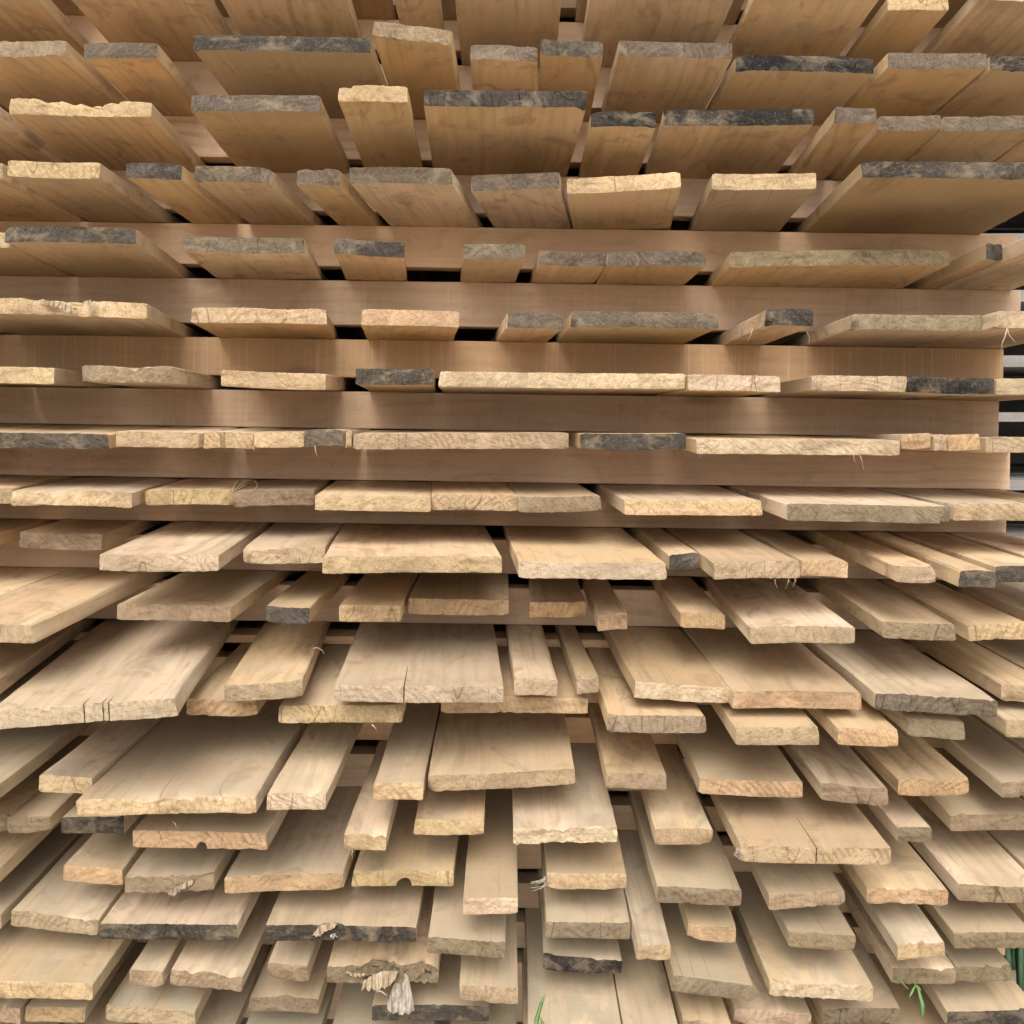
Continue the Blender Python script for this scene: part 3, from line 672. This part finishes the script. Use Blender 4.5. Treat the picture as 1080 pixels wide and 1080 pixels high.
# ---------------------------------------------------------------- grey boards of the stack standing behind on the right
GY = D * 1.45
for i, yb in enumerate([196, 256, 318, 387, 444, 517, 578, 640, 700, 770, 830, 895]):
    z0 = CAMZ - (yb - HY) * GY / F
    hgt = rng.uniform(9.5, 13) * GY / F
    x0, x1 = 1.24 + rng.uniform(-0.02, 0.03), 3.6
    for r_ in range(3):
        ya, yb2 = GY + 0.30 * r_, GY + 0.30 * r_ + 0.285
        v = []
        NXb = 12
        for a in range(NXb + 1):
            x = x0 + (x1 - x0) * a / NXb
            dz = 0.004 * nz(x * 1.5, i * 3.1, r_)
            v += [(x, ya, z0 + dz), (x, yb2, z0 + dz), (x, yb2, z0 + hgt + dz), (x, ya, z0 + hgt + dz)]
        fcs = []
        for a in range(NXb):
            for p in range(4):
                q = (p + 1) % 4
                fcs.append((a*4+p, (a+1)*4+p, (a+1)*4+q, a*4+q))
        fcs.append((0, 1, 2, 3)); fcs.append((NXb*4+3, NXb*4+2, NXb*4+1, NXb*4))
        m = bpy.data.meshes.new('grey_board')
        m.from_pydata(v, [], fcs)
        o = link('grey_board', m, [M_GREY])
        o.color = (0.3, 0.3, 0.3, 0.2)
        tag(o, '%s grey board of the dark stack behind, at the right edge, %s from top' % (['front', 'middle', 'rear'][r_], ['first', 'second', 'third', 'fourth', 'fifth', 'sixth', 'seventh', 'eighth', 'ninth', 'tenth', 'eleventh', 'twelfth'][i]), 'board', 'grey boards of the stack behind')

# added board walls, not part of the place, block sky light behind both stacks
for i in range(26):
    z0 = 0.01 + (i % 13) * 0.19
    v = []
    yw = 4.14 if i < 13 else GY + 0.90
    for x in ((-4.2, -2.0, 0.6, 3.6) if i < 13 else (1.25, 2.0, 3.0, 3.62)):
        v += [(x, yw, z0), (x, yw + 0.06, z0), (x, yw + 0.06, z0 + 0.186), (x, yw, z0 + 0.186)]
    fcs = [(a*4+p, (a+1)*4+p, (a+1)*4+(p+1) % 4, a*4+(p+1) % 4) for a in range(3) for p in range(4)] + [(0, 1, 2, 3), (15, 14, 13, 12)]
    m = bpy.data.meshes.new('added_rear_blocker')
    m.from_pydata(v, [], fcs)
    o = link('added_rear_blocker', m, [M_GREY])
    o.color = (0.3, 0.3, 0.3, 0.2)
    tag(o, 'added light-blocking dark board on edge %s, %s from ground' % ('behind the main stack' if i < 13 else 'behind the right-hand grey stack', ['first','second','third','fourth','fifth','sixth','seventh','eighth','ninth','tenth','eleventh','twelfth','topmost'][i % 13]), 'board', 'added boards blocking light behind the stacks')

# ---------------------------------------------------------------- torn fibres, splinters and weeds
def tube(points, r0, r1, sides=5, flat=1.0):
    verts, faces = [], []
    n = len(points)
    for i, p in enumerate(points):
        p = Vector(p)
        a = Vector(points[max(i - 1, 0)]); b = Vector(points[min(i + 1, n - 1)])
        tdir = (b - a).normalized() if (b - a).length > 1e-9 else Vector((0, 0, 1))
        u = tdir.cross(Vector((0.1, 1, 0.05))).normalized()
        w = tdir.cross(u).normalized()
        r = r0 + (r1 - r0) * i / (n - 1)
        for k in range(sides):
            an = 2 * math.pi * k / sides
            q = p + u * (math.cos(an) * r) + w * (math.sin(an) * r * flat)
            verts.append(tuple(q))
    for i in range(n - 1):
        for k in range(sides):
            k2 = (k + 1) % sides
            faces.append((i*sides+k, i*sides+k2, (i+1)*sides+k2, (i+1)*sides+k))
    faces.append(tuple(range(sides))[::-1]); faces.append(tuple((n-1)*sides+k for k in range(sides)))
    return verts, faces

def px_pt(x, y, d):
    return Vector(((x - HX) * d / F, d, CAMZ - (y - HY) * d / F))

def fibre(key, pts, r0=0.0007, r1=0.00025, mat=None, name='splinter', dd=-0.003, flat=1.0):
    """a fibre that belongs to board `key`; pts are photo pixels (x, y[, extra depth])"""
    o, d = PLANKS[key]
    bpy.context.view_layer.update()
    inv = o.matrix_world.inverted()
    P3 = [inv @ px_pt(p[0], p[1], d + dd + (p[2] if len(p) > 2 else 0.0)) for p in pts]
    v, f = tube(P3, r0, r1, 5, flat)
    m = bpy.data.meshes.new(name)
    m.from_pydata(v, [], f)
    m.polygons.foreach_set('use_smooth', [True] * len(f))
    return link(name, m, [mat or M_FIBRE], o)

fibre(('U2', 7), [(1062, 346), (1060, 355), (1057, 362), (1056, 368)], 0.0011, 0.0006, M_PALE)
fibre(('U2', 7), [(1062, 346), (1064, 353), (1068, 358), (1071, 361)], 0.0010, 0.0005, M_PALE)
fibre(('U2', 5), [(794, 346), (792, 353), (788, 360)], 0.0008, 0.0003)
fibre(('U2', 6), [(851, 350), (854, 357), (852, 363)], 0.0008, 0.0003)
fibre(('L0', 8), [(907, 480), (909, 486), (910, 492), (911, 496)], 0.0008, 0.0003)
fibre(('L0', 8), [(900, 480), (901, 485), (903, 489)], 0.0006, 0.0003)
fibre(('L0', 8), [(740, 478), (737, 483)], 0.0006, 0.0003)
fibre(('L0', 3), [(267, 472), (268, 476)], 0.0008, 0.0003)
fibre(('L0', 4), [(332, 470), (333, 477), (335, 482)], 0.0007, 0.0003)
for q in range(5):
    dx = rng.uniform(0, 26)
    fibre(('L1', 2), [(241 + dx, 519), (246 + dx + rng.uniform(-3, 3), 513 + rng.uniform(-3, 2)), (251 + dx + rng.uniform(-6, 5), 509 + rng.uniform(-5, 4))], 0.0006, 0.0002)
for q in range(9):
    a = rng.uniform(-2.6, -0.2)
    x, y = 573 + rng.uniform(-3, 2), 928 + rng.uniform(-8, 6)
    l_ = rng.uniform(7, 20)
    fibre(('L8', 6), [(x + 4, y), (x + 1 + 0.4 * l_ * math.cos(a) * -1, y - 0.4 * l_ * math.sin(a)), (x - abs(l_ * math.cos(a)), y - l_ * math.sin(a) * 0.7)], 0.0010, 0.0004, M_PALE)
for q in range(5):
    x, y = 772 + rng.uniform(-3, 5), 903 + rng.uniform(-3, 3)
    fibre(('L7', 8), [(x + 8, y + 2), (x + rng.uniform(0, 4), y - 4), (x + rng.uniform(-2, 9), y - rng.uniform(8, 15))], 0.0007, 0.0003, M_PALE)
fibre(('L4', 2), [(330, 684), (335, 683), (340, 686), (342, 690)], 0.0008, 0.0003, M_PALE)
fibre(('L6', 3), [(392, 764, -.01), (395, 767, -.01), (398, 771, -.01)], 0.0012, 0.0004, M_PALE)
fibre(('L7', 3), [(182, 866, -.02), (185, 869, -.02), (186, 873, -.02)], 0.0010, 0.0004, M_PALE)
fibre(('L7', 4), [(372, 897), (371, 901), (372, 906)], 0.0010, 0.0004, M_PALE)
for (x, y, ky) in [(818, 611, ('L2', 7)), (832, 611, ('L2', 7)), (838, 611, ('L2', 7))]:
    for q in range(2):
        fibre(ky, [(x, y), (x + rng.uniform(-2, 2), y + rng.uniform(1, 4)), (x + rng.uniform(-5, 4), y + rng.uniform(5, 11))], 0.0006, 0.0002)

# flat torn splinters on the smashed boards
def slab(key, outline, thick, mat, name='splinter', dd=-0.004, seed=0):
    """a torn flake of wood made of upright fibres: outline in photo pixels with depth offsets, given thickness"""
    o, d = PLANKS[key]
    bpy.context.view_layer.update()
    inv = o.matrix_world.inverted()
    sd = outline[0][0] * 0.37
    x0, x1 = min(p[0] for p in outline), max(p[0] for p in outline)
    nx, ny = max(6, int((x1 - x0) / 1.1)), 7
    n0 = len(outline)
    cols = []
    for i in range(nx + 1):
        x = x0 + 0.05 + (x1 - x0 - 0.1) * i / nx
        hit = []
        for a, b in zip(outline, outline[1:] + outline[:1]):
            if (a[0] - x) * (b[0] - x) <= 0 and a[0] != b[0]:
                t_ = (x - a[0]) / (b[0] - a[0])
                hit.append((a[1] + (b[1] - a[1]) * t_, a[2] + (b[2] - a[2]) * t_))
        hit.sort()
        (ya, za), (yb, zb_) = hit[0], hit[-1]
        ya += 1.2 * nz(x * 0.8, 1.0, sd); yb += 3.0 * nz(x * 0.55, 2.0, sd) + 1.6 * nz(x * 1.7, 3.0, sd)
        if yb < ya + 0.6: yb = ya + 0.6
        cols.append((x, ya, yb, za, zb_))
    V, f = [], []
    for back in (0, 1):
        for (x, ya, yb, za, zb_) in cols:
            for j in range(ny + 1):
                t_ = j / ny
                y = ya + (yb - ya) * t_
                z = za + (zb_ - za) * t_ + 0.004 * nz(x * 0.5, t_ * 0.6, sd + 8) + 0.0022 * nz(x * 1.3, t_ * 0.8, sd + 5)
                if back: z += thick * (0.35 + 0.65 * (1 - t_))
                V.append(inv @ px_pt(x + 0.8 * nz(x * 0.4, t_ * 2.0, sd + 2), y, d + dd + z))
    M_ = (nx + 1) * (ny + 1)
    g = lambda i, j: i * (ny + 1) + j
    for i in range(nx):
        for j in range(ny):
            f.append((g(i, j), g(i, j+1), g(i+1, j+1), g(i+1, j)))
            f.append((M_ + g(i, j), M_ + g(i+1, j), M_ + g(i+1, j+1), M_ + g(i, j+1)))
        f.append((g(i, 0), g(i+1, 0), M_ + g(i+1, 0), M_ + g(i, 0)))
        f.append((g(i, ny), M_ + g(i, ny), M_ + g(i+1, ny), g(i+1, ny)))
    for j in range(ny):
        f.append((g(0, j), M_ + g(0, j), M_ + g(0, j+1), g(0, j+1)))
        f.append((g(nx, j), g(nx, j+1), M_ + g(nx, j+1), M_ + g(nx, j)))
    m = bpy.data.meshes.new(name)
    m.from_pydata([tuple(v) for v in V], [], f)
    return link(name, m, [mat], o)

slab(('L10', 4), [(419,1028,.02),(425,1026,.012),(430,1028,.006),(433,1040,-.006),(436,1058,-.012),(437,1066,-.014),(434,1067,-.014),(431,1071,-.014),(427,1068,-.014),(423,1071,-.014),(419,1067,-.014),(413,1069,-.014),(409,1066,-.014),(408,1060,-.012),(412,1048,-.006)], 0.004, M_PALE)
slab(('L10', 4), [(390,1030,.008),(404,1024,.004),(420,1024,.006),(416,1034,0),(408,1042,-.004),(403,1041,-.004),(397,1046,-.006),(391,1042,-.006),(388,1047,-.008),(385,1040,-.004),(381,1045,-.006),(382,1036,0)], 0.004, M_FIBRE)
slab(('L10', 4), [(360,1022,.002),(372,1026,0),(386,1027,0),(379,1031,-.003),(370,1030,-.003)], 0.003, M_FIBRE)
fibre(('L10', 4), [(398, 1045, -.008), (403, 1046, -.012), (408, 1050, -.014)], 0.0016, 0.0008, M_PALE)
slab(('L8', 2), [(175,942,-.004),(186,935,-.004),(199,929,0),(205,928,.002),(203,932,.002),(192,939,-.002),(183,944,-.005)], 0.004, M_FIBRE)
slab(('L9', 2), [(330,986,-.004),(336,977,0),(346,973,.003),(356,974,.002),(353,979,0),(344,982,-.003),(337,988,-.006)], 0.004, M_FIBRE)
slab(('L9', 2), [(348,986,-.004),(353,984,-.002),(356,988,-.004),(350,991,-.006)], 0.003, M_PALE)
slab(('U2', 0), [(42,316,0),(56,318,-.002),(70,321,-.004),(82,326,-.006),(74,328,-.006),(60,324,-.004),(48,321,-.002)], 0.004, M_FIBRE)
slab(('U2', 0), [(88,318,0),(96,316,-.003),(97,325,-.005),(93,329,-.005),(90,325,-.004)], 0.004, M_FIBRE)

def weed(name, blades, mat, base, label, cat):
    """a small plant with its blades as leaf parts; blades are lists of (photo x, photo y, distance, half width)"""
    root = bpy.data.objects.new(name, None)
    COL.objects.link(root)
    root.location = base
    tag(root, label, cat)
    for bl in blades:
        V, Fc = [], []
        pts = [px_pt(b[0], b[1], b[2]) for b in bl]
        n = len(pts)
        for i, p in enumerate(pts):
            tn = (pts[min(i+1, n-1)] - pts[max(i-1, 0)]).normalized()
            sd = tn.cross(Vector((0.15, 1, 0.2))).normalized() * bl[i][3]
            nr = tn.cross(sd).normalized() * 0.0007
            c_ = p - Vector(base)
            for q in (c_ - sd, c_ + nr * 2, c_ + sd, c_ - nr):
                V.append(tuple(q))
        for i in range(n - 1):
            for k in range(4):
                k2 = (k + 1) % 4
                Fc.append((i*4+k, i*4+k2, (i+1)*4+k2, (i+1)*4+k))
        Fc += [(3, 2, 1, 0), ((n-1)*4, (n-1)*4+1, (n-1)*4+2, (n-1)*4+3)]
        m = bpy.data.meshes.new('leaf')
        m.from_pydata(V, [], Fc)
        m.polygons.foreach_set('use_smooth', [True] * len(Fc))
        link('leaf', m, [mat], root)
    return root

d1 = PLANKS[('L11', 5)][1] - 0.02
weed('grass_tuft', [[(560, 1160, d1, .0022), (564, 1100, d1, .0030), (566, 1075, d1, .0034), (571, 1058, d1, .0026), (575, 1049, d1, .0006)],
                    [(574, 1170, d1, .0015), (574, 1100, d1 + .01, .002), (572, 1078, d1 + .01, .002), (569, 1072, d1 + .01, .0006)]],
     M_LEAF, (px_pt(560, 1160, d1).x, d1, 0.0), 'single bright green grass blade standing at the bottom edge near centre', 'grass')
d2 = PLANKS[('L10', 9)][1] - 0.012
weed('hanging_weed', [[(964, 1037, d2, .001), (968, 1042, d2, .0026), (970, 1050, d2 - .01, .0034), (973, 1060, d2 - .02, .0036), (973, 1068, d2 - .02, .003), (972, 1075, d2 - .02, .0006)],
                      [(966, 1038, d2, .001), (963, 1044, d2 - .005, .0024), (961, 1048, d2 - .01, .0022), (959, 1052, d2 - .01, .0006)],
                      [(945, 1029, d2, .001), (951, 1036, d2, .0018), (958, 1043, d2 - .01, .0006)],
                      [(968, 1039, d2, .001), (970, 1043, d2 - .004, .0016), (971, 1045, d2 - .006, .0006)]],
     M_LEAF, tuple(px_pt(965, 1038, d2)), 'small pale green weed hanging from a mossy board end, lower right', 'weed')
d3 = PLANKS[('L10', 10)][1] + 0.30
bl = []
for q in range(46):
    x = 1030 + q * 2.6 + rng.uniform(-3, 3)
    top = 930 + rng.uniform(0, 50)
    ln = rng.uniform(-16, 12)
    dq = d3 + rng.uniform(0, .22)
    bl.append([(x, 1060, dq, .005), (x + ln * 0.2, 1010, dq + .01, .007), (x + ln * 0.5, 970, dq + .01, .006), (x + ln, top, dq, .0008)])
weed('grass_clump', bl, M_DLEAF, (px_pt(1090, 1060, d3).x, d3, 0.0), 'dark green grass clump showing at the right edge near the bottom', 'grass')
